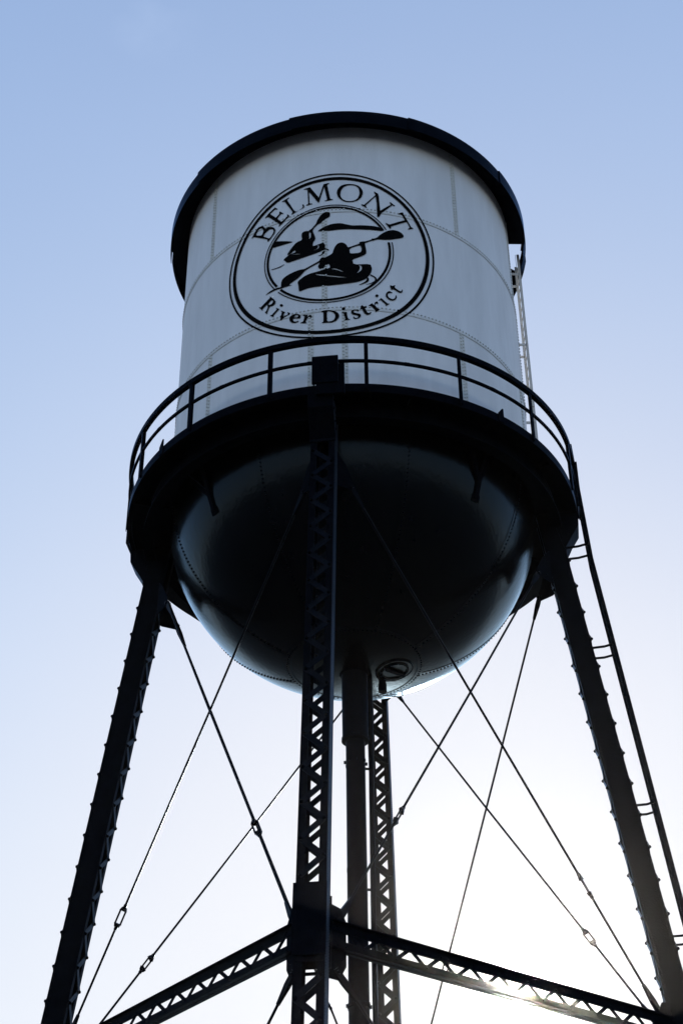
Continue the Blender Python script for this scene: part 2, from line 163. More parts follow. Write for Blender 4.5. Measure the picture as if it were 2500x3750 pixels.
# ------------------------------------------------------------------ mesh helpers
class MB:
    def __init__(s): s.v = []; s.f = []; s.mi = []
    def add(s, vs_, fs, mi=0):
        o = len(s.v); s.v += [tuple(v) for v in vs_]
        for f in fs: s.f.append(tuple(i+o for i in f)); s.mi.append(mi)
    def box(s, c, h, X=(1, 0, 0), Y=(0, 1, 0), Z=(0, 0, 1), mi=0):
        c = Vector(c); X = Vector(X)*h[0]; Y = Vector(Y)*h[1]; Z = Vector(Z)*h[2]
        s.add([c+a*X+b*Y+d*Z for a in (-1, 1) for b in (-1, 1) for d in (-1, 1)],
              [(0, 1, 3, 2), (4, 6, 7, 5), (0, 4, 5, 1), (2, 3, 7, 6), (0, 2, 6, 4), (1, 5, 7, 3)], mi)
    def bar(s, a, b, wd, th, up=(0, 0, 1), mi=0, wd2=None, th2=None):
        # rectangular bar a->b, width wd along the side axis, thickness th along 'up'
        a = Vector(a); b = Vector(b); d = (b-a).normalized(); U = Vector(up); U = (U-d*U.dot(d)).normalized(); S = d.cross(U)
        w2 = wd if wd2 is None else wd2; t2 = th if th2 is None else th2
        P = []
        for p, ww, tt in ((a, wd, th), (b, w2, t2)):
            P += [p+S*i*ww/2+U*j*tt/2 for i, j in ((-1, -1), (1, -1), (1, 1), (-1, 1))]
        s.add(P, [(3, 2, 1, 0), (4, 5, 6, 7), (0, 1, 5, 4), (1, 2, 6, 5), (2, 3, 7, 6), (3, 0, 4, 7)], mi)
    def tube(s, pts, r, n=10, closed=False, cap=True, mi=0):
        pts = [Vector(p) for p in pts]; rings = []; N = len(pts)
        rs = r if isinstance(r, (list, tuple)) else [r]*N
        up = Vector((0.31, 0.17, 0.93))
        for i, p in enumerate(pts):
            if closed: d = (pts[(i+1) % N]-pts[i-1]).normalized()
            else: d = (pts[min(i+1, N-1)]-pts[max(i-1, 0)]).normalized()
            U = (up-d*up.dot(d)).normalized(); S = d.cross(U)
            rings.append([p+(U*math.cos(2*math.pi*k/n)+S*math.sin(2*math.pi*k/n))*rs[i] for k in range(n)])
        fs = []
        for i in range(N if closed else N-1):
            j = (i+1) % N
            fs += [(i*n+k, i*n+(k+1) % n, j*n+(k+1) % n, j*n+k) for k in range(n)]
        if cap and not closed: fs += [tuple(range(n-1, -1, -1)), tuple((N-1)*n+k for k in range(n))]
        s.add([v for g in rings for v in g], fs, mi)
    def lathe(s, prof, n=128, a0=0.0, a1=2*math.pi, mi=0, closed_prof=False):
        full = abs(a1-a0-2*math.pi) < 1e-6; m = n if full else n+1; P = []
        for k in range(m):
            a = a0+(a1-a0)*k/n
            P += [(r*math.cos(a), r*math.sin(a), z) for r, z in prof]
        L = len(prof); fs = []
        for k in range(n):
            j = (k+1) % m
            for i in range(L if closed_prof else L-1):
                i2 = (i+1) % L
                fs.append((k*L+i, j*L+i, j*L+i2, k*L+i2))
        if closed_prof and not full: fs += [tuple(range(L)), tuple((m-1)*L+i for i in range(L-1, -1, -1))]
        s.add(P, fs, mi)
    def prism(s, poly, o, X, Y, Z, th, mi=0):
        # 2D poly in axes X,Y at o, extruded +-th/2 along Z
        o = Vector(o); X = Vector(X); Y = Vector(Y); Z = Vector(Z); n = len(poly)
        P = [o+X*x+Y*y-Z*th/2 for x, y in poly]+[o+X*x+Y*y+Z*th/2 for x, y in poly]
        s.add(P, [tuple(range(n-1, -1, -1)), tuple(range(n, 2*n))]+[(i, (i+1) % n, n+(i+1) % n, n+i) for i in range(n)], mi)
    def rivet(s, p, nrm, r=0.022, h=0.016, k=6, mi=0):
        p = Vector(p); N = Vector(nrm).normalized(); U = N.orthogonal().normalized(); S = N.cross(U)
        P = [p+(U*math.cos(2*math.pi*i/k)+S*math.sin(2*math.pi*i/k))*r-N*0.004 for i in range(k)]
        P += [p+(U*math.cos(2*math.pi*i/k)+S*math.sin(2*math.pi*i/k))*r*0.72+N*h*0.7 for i in range(k)]+[p+N*h]
        s.add(P, [(i, (i+1) % k, k+(i+1) % k, k+i) for i in range(k)]+[(k+i, k+(i+1) % k, 2*k) for i in range(k)], mi)
    def build(s, name, mats, parent=None, smooth=False, bevel=0.0):
        me = bpy.data.meshes.new(name); me.from_pydata(s.v, [], s.f)
        for m in (mats if isinstance(mats, (list, tuple)) else [mats]): me.materials.append(m)
        for p, i in zip(me.polygons, s.mi): p.material_index = i
        bm = bmesh.new(); bm.from_mesh(me); bmesh.ops.recalc_face_normals(bm, faces=bm.faces); bm.to_mesh(me); bm.free()
        o = bpy.data.objects.new(name, me); COL.objects.link(o)
        if parent: o.parent = parent
        if smooth:
            for p in me.polygons: p.use_smooth = True
            try:
                me.set_sharp_from_angle(angle=R_(35))
            except Exception: pass
        if bevel:
            b = o.modifiers.new('bevel', 'BEVEL'); b.width = bevel; b.segments = 2; b.limit_method = 'ANGLE'; b.angle_limit = R_(40)
        return o

def pol(az, r, z):        # azimuth in degrees measured from the camera side (-Y), positive to the right
    a = R_(az); return Vector((r*math.sin(a), -r*math.cos(a), z))
def copy_tree(o, parent, rotz=None):
    c = o.copy(); COL.objects.link(c); c.parent = parent
    if rotz is not None: c.rotation_euler = (0, 0, rotz)
    for ch in [x for x in scene.objects if x.parent == o]: copy_tree(ch, c)
    return c

# ------------------------------------------------------------------ ground
g = MB(); n = 64
g.add([(0, 0, 0)]+[(900*math.cos(2*math.pi*k/n), 900*math.sin(2*math.pi*k/n), 0) for k in range(n)], [(0, k+1, (k+1) % n+1) for k in range(n)])
go = g.build('ground', M_GROUND); go['kind'] = 'structure'

# ------------------------------------------------------------------ the tower
tower = bpy.data.objects.new('water_tower', None); COL.objects.link(tower)
tower['label'] = 'old riveted water tower with pale tank, black lattice legs and kayak emblem'
tower['category'] = 'water tower'

R = 3.8
Z_SP = 20.99              # spring line of the bowl
Z_TOP = 28.99
HB = 3.6735
AZF = -6.85               # front leg azimuth

# tank wall: three courses, each lapping the one below by a few mm
t = MB()
SEAMS = (23.52, 26.35)
t.lathe([(R-0.02, Z_SP), (R, Z_SP), (R, SEAMS[0]-0.03), (R+0.007, SEAMS[0]-0.03), (R+0.007, SEAMS[0]), (R, SEAMS[0]+0.05),
         (R, SEAMS[1]-0.03), (R+0.007, SEAMS[1]-0.03), (R+0.007, SEAMS[1]), (R, SEAMS[1]+0.05), (R, Z_TOP+0.01), (R-0.02, Z_TOP+0.01)], 360)
wall = t.build('tank_wall', M_WALL, tower, smooth=True)

# emblem outlines on the unrolled wall: x along the wall in metres, y height
EC = (-0.4217, 25.166)
def hr(a): return HARM[1]*math.cos(2*a)+HARM[2]*math.sin(2*a)+HARM[3]*math.cos(3*a)+HARM[4]*math.sin(3*a)
def ring_poly(ri, ro, a0, a1, ks, dy=0.0, n=None):
    n = n or max(8, int((a1-a0)/3)); out = []
    for k in range(n+1):
        a = R_(a0+(a1-a0)*k/n); d = hr(a)*ks
        out.append(((EC[0]+(ri+d)*math.cos(a), EC[1]+dy+(ri+d)*math.sin(a)), (EC[0]+(ro+d)*math.cos(a), EC[1]+dy+(ro+d)*math.sin(a))))
    return out
def pip(x, y, poly):
    c = False; j = len(poly)-1
    for i in range(len(poly)):
        xi, yi = poly[i]; xj, yj = poly[j]
        if (yi > y) != (yj > y) and x < (xj-xi)*(y-yi)/(yj-yi)+xi: c = not c
        j = i
    return c
def smooth_poly(p, it=1):
    for _ in range(it):
        q = []
        for i in range(len(p)):
            a = p[i]; b = p[(i+1) % len(p)]
            L = math.hypot(a[0]-b[0], a[1]-b[1])
            if L < 0.02: q.append(((a[0]+b[0])/2, (a[1]+b[1])/2)); continue
            q.append((a[0]*.8+b[0]*.2, a[1]*.8+b[1]*.2)); q.append((a[0]*.2+b[0]*.8, a[1]*.2+b[1]*.8))
        p = q
    return p
RE = R+0.0125
def wrap_obj(name, polys, rings, parent):
    bm = bmesh.new()
    for pl in polys:
        loops = [[Vector((x, y, 0)) for x, y in lp] for lp in pl]
        flat = [v for lp in loops for v in lp]
        vs_ = [bm.verts.new(v) for v in flat]
        for tri in tessellate_polygon(loops):
            try: bm.faces.new([vs_[i] for i in tri])
            except ValueError: pass
    for rg in rings:
        prev = None
        for (a, b) in rg:
            va = bm.verts.new((*a, 0)); vb = bm.verts.new((*b, 0))
            if prev: bm.faces.new((prev[0], va, vb, prev[1]))
            prev = (va, vb)
    step = R*R_(1.5); x = -3.2
    while x < 3.0:
        bmesh.ops.bisect_plane(bm, geom=bm.verts[:]+bm.edges[:]+bm.faces[:], plane_co=(x, 0, 0), plane_no=(1, 0, 0), dist=1e-6)
        x += step
    for v in bm.verts:
        a = v.co.x/R; z = v.co.y
        v.co = Vector((RE*math.sin(a), -RE*math.cos(a), z))
    bmesh.ops.recalc_face_normals(bm, faces=bm.faces)
    for f in bm.faces:
        c = f.calc_center_median()
        if f.normal.x*c.x+f.normal.y*c.y < 0: f.normal_flip()
    me = bpy.data.meshes.new(name); bm.to_mesh(me); bm.free(); me.materials.append(M_EMB)
    o = bpy.data.objects.new(name, me); COL.objects.link(o); o.parent = parent
    return o
R_OUT = [ring_poly(2.295, 2.335, 0, 360, 1.0, n=150), ring_poly(2.135, 2.222, 0, 360, 1.0, n=150)]
# inner double ring, broken where the two paddle blades cross it
R_IN = []
for a0, a1 in ((29.6, 213.0), (219.4, 374.6)):
    R_IN += [ring_poly(1.375, 1.398, a0, a1, 0.5, -0.025), ring_poly(1.288, 1.342, a0, a1, 0.5, -0.025)]
emb = wrap_obj('emblem', [], R_OUT+R_IN, wall)
LP = [[smooth_poly(lp) if nm in ('O', 'e', 's', 'c', 'd', 'B', 'D', 't') else lp for lp in pl] for nm, pl in LETTERS]
for wi, wj in ((0, 7), (7, 13), (13, len(LP))): wrap_obj('lettering', LP[wi:wj], [], wall)   # the three words
FP = {k: [pl for nm, pl in FIGURES if nm == k] for k in ('front', 'rear', 'sp', 'm')}
wrap_obj('kayaker_figure', [[smooth_poly(l) for l in pl] for pl in FP['front']], [], wall)
wrap_obj('kayaker_figure', [[smooth_poly(l) for l in pl] for pl in FP['rear']], [], wall)
for pl in FP['m']: wrap_obj('river_bank_mark', [[smooth_poly(l) for l in pl]], [], wall)
for pl in FP['sp']: wrap_obj('ripple_mark', [[smooth_poly(l) for l in pl]], [], wall)
def is_black(s_, z_):
    for pl in LP+[p for v in FP.values() for p in v]:
        if pip(s_, z_, pl[0]): return not any(pip(s_, z_, h) for h in pl[1:])
    a = math.atan2(z_-EC[1], s_-EC[0]); r_ = math.hypot(s_-EC[0], z_-EC[1])-hr(a)
    if 2.13 < r_ < 2.225 or 2.292 < r_ < 2.338: return True
    r2 = math.hypot(s_-EC[0], z_-EC[1]+0.025)-hr(a)*0.5
    return 1.285 < r2 < 1.345 or 1.372 < r2 < 1.40

# seams: a lap strip and two staggered rows of rivets up each plate joint, one row round each course
sm = MB(); rv = MB()
def wall_rivet(az, z):
    s_ = R_(az)*R if az < 180 else R_(az-360)*R
    rv.rivet(pol(az, R+0.006, z), pol(az, 1, 0), 0.024, 0.021, mi=1 if abs(az) < 60 and is_black(s_, z) else 0)
for z in SEAMS:
    n = 290
    for k in range(n): wall_rivet(-180+360.0*k/n, z+0.045)
for course, (z0, z1, azs) in enumerate(((21.02, SEAMS[0], (-11.6, -1.4, 36.6, -48.8, 71, 106, 142, 178, -85, -120, -155)),
                                        (SEAMS[0], SEAMS[1], (-7.4, 82, 118, 154, -97, -133, -169)),
                                        (SEAMS[1], Z_TOP, (-51.2, 37.6, 75, 112, 148, -176, -90, -125)))):
    for az in azs:
        k = 0; z = z0+0.13
        while z < z1-0.06:
            wall_rivet(az-0.45, z); wall_rivet(az+0.45, z+0.042); z += 0.088
        w_ = 0.062/R
        a = R_(az-90)
        sm.lathe([(R-0.002, z0+0.02), (R+0.005, z0+0.02), (R+0.005, z1-0.032), (R-0.002, z1-0.032)], 4, a-w_, a+w_, closed_prof=True)
for z in SEAMS:
    sm.lathe([(R+0.004, z-0.045), (R+0.0105, z-0.045), (R+0.0105, z-0.002), (R+0.004, z-0.002)], 360, closed_prof=True)
sm.build('plate_seam', M_SEAM, wall)
rv.build('rivet_row', [M_SEAM, M_EMB], wall, smooth=True)

# bowl of the tank
b = MB(); prof = []
for k in range(0, 65):
    ph = math.pi/2*k/64
    prof.append((max(0.001, R*math.cos(ph)), Z_SP-HB*math.sin(ph)))
b.lathe(prof, 256)
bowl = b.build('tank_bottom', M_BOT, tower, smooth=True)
def bp(az, ph, off=0.0):
    p = pol(az, R*math.cos(ph), Z_SP-HB*math.sin(ph)); nrm = Vector((p.x/R**2, p.y/R**2, (p.z-Z_SP)/HB**2)).normalized()
    return p+nrm*off, nrm
PH_C = math.acos(1.26/R)
br = MB(); bs = MB()
for k in range(8):
    az = -73.5+45*k
    L = PH_C-R_(4); n = int(L*R/0.085)
    for i in range(n):
        ph = R_(4)+L*i/n
        p, nn = bp(az+math.degrees(0.04/(R*math.cos(ph))), ph, 0.0); br.rivet(p, nn, 0.024, 0.026)
    prev = None; N = 60; P = []
    for i in range(N+1):
        ph = R_(2)+(PH_C-R_(2))*i/N; da = math.degrees(0.045/(R*math.cos(ph)))
        for dd, of in ((-da, -0.002), (-da*0.95, 0.010), (da*0.0, 0.010), (da*1.9, -0.002)):
            P.append(bp(az+dd, ph, of)[0])
    bs.add(P, [(i*4+j, i*4+j+1, i*4+j+5, i*4+j+4) for i in range(N) for j in range(3)])
n = int(2*math.pi*1.30/0.085)
for i in range(n):
    p, nn = bp(360*i/n, math.acos(1.31/R), 0.0); br.rivet(p, nn, 0.024, 0.026)
P = []; N = 128
for i in range(N):
    for rr_, of in ((1.235, -0.002), (1.24, 0.012), (1.37, 0.012), (1.375, -0.002)):
        P.append(bp(360*i/N, math.acos(rr_/R), of)[0])
bs.add(P, [(i*4+j, i*4+j+1, ((i+1) % N)*4+j+1, ((i+1) % N)*4+j) for i in range(N) for j in range(3)])
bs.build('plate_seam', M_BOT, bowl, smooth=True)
br.build('rivet_row', M_STEEL, bowl, smooth=True)
# manhole with its bar and a stub pipe beside it
mh = MB(); c, nn = bp(88, math.acos(0.78/R)); U = nn.orthogonal().normalized(); S = nn.cross(U)
def disc(o, rad, z0, z1, r_in=0.0, k=28, mi=0):
    P = []
    prof = [(r_in, z0), (rad, z0), (rad, z1), (r_in, z1)]
    for i in range(k):
        a = 2*math.pi*i/k; d = U*math.cos(a)+S*math.sin(a)
        P += [o+d*r_+nn*z_ for r_, z_ in prof]
    mh.add(P, [(i*4+j, ((i+1) % k)*4+j, ((i+1) % k)*4+(j+1) % 4, i*4+(j+1) % 4) for i in range(k) for j in range(4)], mi)
disc(c, 0.285, -0.02, 0.035, 0.25); disc(c, 0.36, -0.03, 0.010, 0.285, mi=1); disc(c, 0.375, -0.03, 0.016, 0.355); disc(c-nn*0.0, 0.25, -0.02, 0.012, 0.001, mi=1)
mh.bar(c-U*0.25+nn*0.05, c+U*0.25+nn*0.05, 0.05, 0.05, nn)
for i in range(12):
    a = 2*math.pi*i/12; mh.rivet(c+(U*math.cos(a)+S*math.sin(a))*0.275+nn*0.03, nn, 0.018, 0.02)
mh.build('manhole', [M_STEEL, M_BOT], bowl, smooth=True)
sp = MB(); c, nn = bp(118, math.acos(0.62/R))
sp.tube([c+Vector((0, 0, 0.05)), c-Vector((0, 0, 0.10)), c-Vector((0, 0, 0.10)), c-Vector((0, 0, 0.26))], [0.075, 0.075, 0.085, 0.085], 18)
sp.build('stub_pipe', M_STEEL, bowl, smooth=True)

# riser pipe with its wide jacket at the top, and the thin overflow pipe beside it
rp = MB()
rp.lathe([(0.34, 17.45), (0.34, 17.36), (0.252, 17.30), (0.245, 15.93), (0.262, 15.92), (0.262, 15.86), (0.20, 15.84), (0.182, 15.84),
          (0.182, 13.3), (0.186, 13.29), (0.186, 13.22), (0.182, 13.21), (0.182, 10.82), (0.2, 10.81), (0.2, 10.75), (0.182, 10.74), (0.182, 8.9), (0.2, 8.89), (0.2, 8.83), (0.182, 8.82), (0.182, 0.3), (0.30, 0.3), (0.30, 0.0)], 48)
for z in (15.4, 10.78, 8.86):
    for k in range(8): rp.box(pol(45*k+10, 0.205, z), (0.02, 0.012, 0.03), pol(45*k+10, 1, 0), pol(45*k+100, 1, 0))
rp.build('riser_pipe', M_STEEL, tower, smooth=True)
op = MB(); op.tube([(0.30, 0.06, 17.36), (0.295, 0.06, 15.9), (0.275, 0.05, 12), (0.275, 0.05, 0.0)], 0.048, 14)
for z in (15.3, 12.9, 10.4, 8.0, 5.5, 3.0): op.bar((0.16, 0.03, z), (0.33, 0.06, z), 0.03, 0.04)
op.build('overflow_pipe', M_STEEL, tower, smooth=True)

# roof: cone, soffit and a fascia of ten lapped sheets; the soffit has a gap over the tank ladder
ZF0, ZF1 = 28.70, 29.06
RF = MB()
RF.lathe([(0.02, 31.1), (1.5, 30.45), (4.15, 29.10), (4.17, 29.04), (4.15, 29.03), (1.5, 30.40), (0.02, 31.05)], 180, R_(-90+101), R_(-90+86.8+360), closed_prof=True)
RF.lathe([(0.02, 31.1), (1.5, 30.45), (3.83, 29.26), (3.83, 29.22), (1.5, 30.40), (0.02, 31.05)], 16, R_(-90+86.8), R_(-90+101), closed_prof=True)
RF.tube([(0, 0, 31.0), (0, 0, 31.3), (0, 0, 31.3), (0, 0, 31.55)], [0.35, 0.35, 0.12, 0.02], 20)
roof = RF.build('roof', M_TRIM, tower, smooth=True)
so = MB()
so.lathe([(R-0.01, 28.995), (4.175, 28.96), (4.175, 28.99), (R-0.01, 29.02)], 200, R_(-90+101), R_(-90+86.8+360), closed_prof=True)
so.build('soffit', M_TRIM, roof, smooth=True)
for k in range(10):
    az0 = -17.3+36*k; f_ = MB(); n = 18; P = []
    for i in range(n+1):
        a = az0+36.6*i/n; rad = 4.214-0.030*i/n if True else 0
        dz = 0.012 if i == 0 else 0
        for r_, z_ in ((rad, ZF0-0.02), (rad+0.010, ZF0-0.02), (rad+0.010, ZF1), (rad-0.06, ZF1+0.03), (rad-0.06, ZF1+0.022), (rad, ZF1-0.008)):
            P.append(pol(a, r_, z_-0.03*math.sin(math.pi*i/n)*0.2))
    f_.add(P, [(i*6+j, (i+1)*6+j, (i+1)*6+(j+1) % 6, i*6+(j+1) % 6) for i in range(n) for j in range(6)]+[tuple(range(6)), tuple(n*6+5-j for j in range(6))])
    f_.build('fascia_sheet', M_TRIM, roof)

# walkway
RW = 4.64; ZW = 20.81
wk = MB()
wk.lathe([(R-0.03, ZW-0.04), (RW-0.012, ZW-0.04), (RW-0.012, ZW-0.015), (R-0.03, ZW-0.015)], 256, closed_prof=True)
wk.lathe([(RW-0.012, ZW-0.20), (RW, ZW-0.20), (RW, ZW+0.0), (RW-0.012, ZW+0.0)], 256, closed_prof=True)
wk.lathe([(RW-0.09, ZW-0.20), (RW-0.012, ZW-0.20), (RW-0.012, ZW-0.188), (RW-0.09, ZW-0.188)], 256, closed_prof=True)
wk.lathe([(4.20, ZW-0.50), (4.215, ZW-0.50), (4.215, ZW-0.035), (4.20, ZW-0.035)], 256, closed_prof=True)
wk.lathe([(4.08, ZW-0.515), (4.30, ZW-0.515), (4.30, ZW-0.50), (4.08, ZW-0.50)], 256, closed_prof=True)
walk = wk.build('walkway', M_STEEL, tower, smooth=True)
rl = MB(); RR = RW+0.01; ZR = ZW+1.145; hts = 0.047
rl.lathe([(RR-0.04, ZR-0.118), (RR+0.05, ZR-0.118), (RR+0.05, ZR), (RR-0.04, ZR)], 256, closed_prof=True)
rail = rl.build('handrail', M_STEEL, walk)
mr = MB(); mr.lathe([(RR-0.025, ZR-0.62), (RR+0.025, ZR-0.62), (RR+0.025, ZR-0.57), (RR-0.025, ZR-0.57)], 256, closed_prof=True)
for k in range(16):
    mr.bar(pol(3.7+22.5*k+9, RR, ZR-0.593), pol(3.7+22.5*k+10.2, RR, ZR-0.593), 0.052, 0.056)
mr.build('middle_rail', M_STEEL, walk)
for k in range(16):
    if k == 4: pass
    az = 3.7+22.5*k; p = MB(); N_ = pol(az, 1, 0); T_ = pol(az+90, 1, 0)
    p.box(pol(az, RR+0.032, (ZW-0.15+ZR-0.1)/2), (0.006, 0.038, (ZR-0.1-ZW+0.15)/2), N_, T_)
    p.box(pol(az, RR, (ZW-0.15+ZR-0.1)/2)+T_*0.032, (0.034, 0.006, (ZR-0.1-ZW+0.15)/2), N_, T_)
    p.build('rail_post', M_STEEL, walk)
# knee brackets half way between the legs: a foot on the bowl, a Y of two arms, and a fin at the walkway edge
for q in range(4):
    az = AZF+45+90*q; kb = MB()
    foot, nn = bp(az+3.5, math.asin((Z_SP-19.62)/HB), 0.01)
    T_ = pol(az+90, 1, 0); N_ = pol(az, 1, 0)
    jn = foot+N_*0.12+Vector((0, 0, 0.32))
    kb.bar(foot, jn, 0.09, 0.07, N_); kb.box(foot, (0.085, 0.07, 0.015), T_, nn.cross(T_), nn)
    for sgn in (-1, 1): kb.bar(jn, pol(az, 4.02, ZW-0.14)+T_*0.30*sgn, 0.085, 0.06, N_)
    kb.bar(pol(az, R+0.05, ZW-0.10), pol(az, RW-0.02, ZW-0.10), 0.08, 0.10)
    kb.prism([(-0.10, -0.18), (0.03, -0.18), (0.03, 0.16), (0.0, 0.16), (-0.10, 0.02)], pol(az, RW+0.012, ZW), T_ if az < 0 or az > 180 else T_, (0, 0, 1), N_, 0.02)
    kb.build('knee_bracket', M_STEEL, walk)
for k in range(16):
    jb = MB(); az = 3.7+22.5*k+11.25
    jb.bar(pol(az, R+0.03, ZW-0.09), pol(az, RW-0.03, ZW-0.09), 0.06, 0.08)
    jb.build('floor_joist', M_STEEL, walk)

# ------------------------------------------------------------------ legs (built along local +X, then turned)
ZT, ZS, RT, RS = 19.3539, 10.0365, 4.1716, 5.4008
SL = (RS-RT)/(ZS-ZT)
def rleg(z): return RT+SL*(z-ZT)
AX = Vector((SL, 0, 1)).normalized()             # up the leg
NX = Vector((1, 0, -SL)).normalized()            # outward
TY = Vector((0, 1, 0))
W_, D_ = 0.222, 0.20
def lp(z, n=0.0, t_=0.0): return Vector((rleg(z), 0, z))+NX*n+TY*t_
ZL0, ZL1 = 0.32, 20.62
lg = MB()
def slab(n0, n1, t0, t1, z0=ZL0, z1=ZL1):
    P = [lp(z, n_, t_) for z in (z0, z1) for n_, t_ in ((n0, t0), (n1, t0), (n1, t1), (n0, t1))]
    lg.add(P, [(3, 2, 1, 0), (4, 5, 6, 7), (0, 1, 5, 4), (1, 2, 6, 5), (2, 3, 7, 6), (3, 0, 4, 7)])
for s_ in (-1, 1):
    a, b_ = sorted((s_*W_, s_*(W_-0.012))); slab(-D_, D_, a, b_)
    a, b_ = sorted((s_*(W_-0.012), s_*(W_-0.115)))
    slab(D_-0.012, D_, a, b_); slab(-D_, -D_+0.012, a, b_)
lg.box(lp(0.33), (0.36, 0.32, 0.02))
leg0 = lg.build('leg', M_STEEL, tower)
bt = MB(); INNER = []
PIT = 0.6207
for sgn, dz in ((1, 0.0), (-1, 0.0)):        # outer face, inner face
    n_ = sgn*(D_+0.007)
    for hi, lo in ((19.9, 10.70), (9.50, 0.5)):
        lc = MB(); zk = 19.46+dz
        while zk > 0.7:
            nxt = zk-PIT; mid = zk-PIT/2
            if lo < mid and zk < hi: lc.bar(lp(zk, n_, -W_+0.05), lp(mid, n_, W_-0.05), 0.097, 0.012, NX)
            if lo < nxt and mid < hi: lc.bar(lp(mid, n_+sgn*0.0115, W_-0.05), lp(nxt, n_+sgn*0.0115, -W_+0.05), 0.097, 0.012, NX)
            for zz, tt in ((zk, -W_+0.05), (mid, W_-0.05)):
                if not (9.5 < zz < 10.7):
                    bt.rivet(lp(zz, sgn*(D_+0.016), tt), NX*sgn, 0.036, 0.042, 8)
                    bt.rivet(lp(zz, sgn*(D_-0.012), tt), -NX*sgn, 0.03, 0.03, 6)
            if sgn == 1:
                for j in range(14):
                    zz = zk-PIT*j/14
                    for ts in (-1, 1):
                        for nn_ in (D_-0.05, -D_+0.05): bt.rivet(lp(zz, nn_, ts*W_), TY*ts, 0.014, 0.008, 5)
            zk = nxt
        lo_ = lc.build('lacing', M_LACE, leg0)
        if sgn < 0: INNER.append(lo_)
bt.build('bolt_heads', M_STEEL, leg0, smooth=True)
for sgn in (-1, 1):
    cp = MB()
    P0, P1 = 9.54, 10.66
    cp.box(lp((P0+P1)/2, sgn*(D_+0.01), -0.012 if sgn > 0 else 0), (0.008, 0.245, (P1-P0)/2*1.008), NX, TY, AX)
    cp.bar(lp(9.47, sgn*(D_+0.008), -W_+0.02), lp(9.47, sgn*(D_+0.008), W_-0.02), 0.05, 0.012, NX)
    cp.build('cover_plate', M_STEEL, leg0)
cp = MB()
cp.box(lp(20.1, D_+0.01, 0), (0.008, 0.24, 0.42), NX, TY, AX)
cp.build('cover_plate', M_STEEL, leg0)
# outward bracket carrying the walkway edge, and the plates in which the rods end
ob = MB()
for ts in (-1, 1):
    ob.prism([(rleg(19.75)+0.19, 19.75), (4.46, 20.02), (4.63, 20.30), (4.65, 20.60), (4.10, 20.60)], (0, ts*(W_+0.006), 0), (1, 0, 0), (0, 0, 1), (0, 1, 0), 0.012)
ob.bar((rleg(19.75)+0.19, 0, 19.75), (4.46, 0, 20.02), 2*W_+0.03, 0.012, (1, 0, 0))
ob.bar((4.46, 0, 20.02), (4.63, 0, 20.30), 2*W_+0.03, 0.012, (1, 0, 0))
ob.bar((4.63, 0, 20.30), (4.65, 0, 20.60), 2*W_+0.03, 0.012, (1, 0, 0))
for r_, z_ in ((4.42, 20.1), (4.55, 20.3), (4.55, 20.5), (4.3, 20.0), (4.3, 20.2), (4.3, 20.4)):
    for ts in (-1, 1): ob.rivet((r_, ts*(W_+0.012), z_), (0, ts, 0), 0.02, 0.018)
ob.build('walkway_bracket', M_STEEL, leg0)
for ts in (-1, 1):
    gp, gp2, gp3 = MB(), MB(), MB()
    # direction from this leg to its neighbour, in plan
    dx = Vector((-1, ts, 0)).normalized(); nrm = Vector((0, 0, 1)).cross(dx)
    o1 = Vector((rleg(10.04), 0, 0)); gp.prism([(0.20, 9.40), (0.47, 9.40), (0.60, 9.62), (0.60, 10.28), (0.50, 10.46), (0.20, 10.52)], o1, dx, (0, 0, 1), nrm, 0.014)
    o2 = Vector((rleg(19.1), 0, 0)); gp2.prism([(0.16, 19.02), (0.30, 18.94), (0.64, 18.99), (0.71, 19.06), (0.69, 19.15), (0.50, 19.50), (0.16, 19.90)], o2, dx, (0, 0, 1), nrm, 0.014)
    o3 = Vector((rleg(1.2), 0, 0)); gp3.prism([(0.16, 0.7), (0.4, 0.8), (0.6, 1.05), (0.6, 1.2), (0.4, 1.4), (0.16, 1.6)], o3, dx, (0, 0, 1), nrm, 0.014)
    for e_, z_ in ((0.3, 9.55), (0.3, 10.35), (0.42, 10.3), (0.3, 9.75), (0.52, 9.7), (0.52, 10.2)):
        for q in (-1, 1): gp.rivet(o1+dx*e_+Vector((0, 0, z_))+nrm*0.007*q, nrm*q, 0.018, 0.016)
    for e_, z_ in ((0.28, 19.3), (0.28, 19.05), (0.4, 19.45), (0.45, 19.1)):
        for q in (-1, 1): gp2.rivet(o2+dx*e_+Vector((0, 0, z_))+nrm*0.007*q, nrm*q, 0.02, 0.018)
    for g_ in (gp, gp2, gp3): g_.build('gusset_plate', M_STEEL, leg0)
ft = MB(); ft.lathe([(0.001, 0.31), (0.62, 0.31), (0.66, 0.27), (0.80, -0.02)], 4)
fo = ft.build('footing', M_CONC, leg0)
fo.location = (rleg(0.3), 0, 0); fo.rotation_euler = (0, 0, R_(45))
LEGAZ = [AZF, AZF+90, AZF+180, AZF+270]       # front, right, back, left
leg0.rotation_euler = (0, 0, R_(AZF-90))
for az in LEGAZ[1:]: copy_tree(leg0, tower, R_(az-90))
for o_ in INNER: o_.location = AX*0.15      # the front leg's inner lacing is set a little higher
def legpt(i, z, n=0.0, t_=0.0):
    return Matrix.Rotation(R_(LEGAZ[i % 4]-90), 3, 'Z') @ lp(z, n, t_)
def att(i, j, z, e):
    a = legpt(i, z); c = legpt(j, z); return a+(c-a).normalized()*e

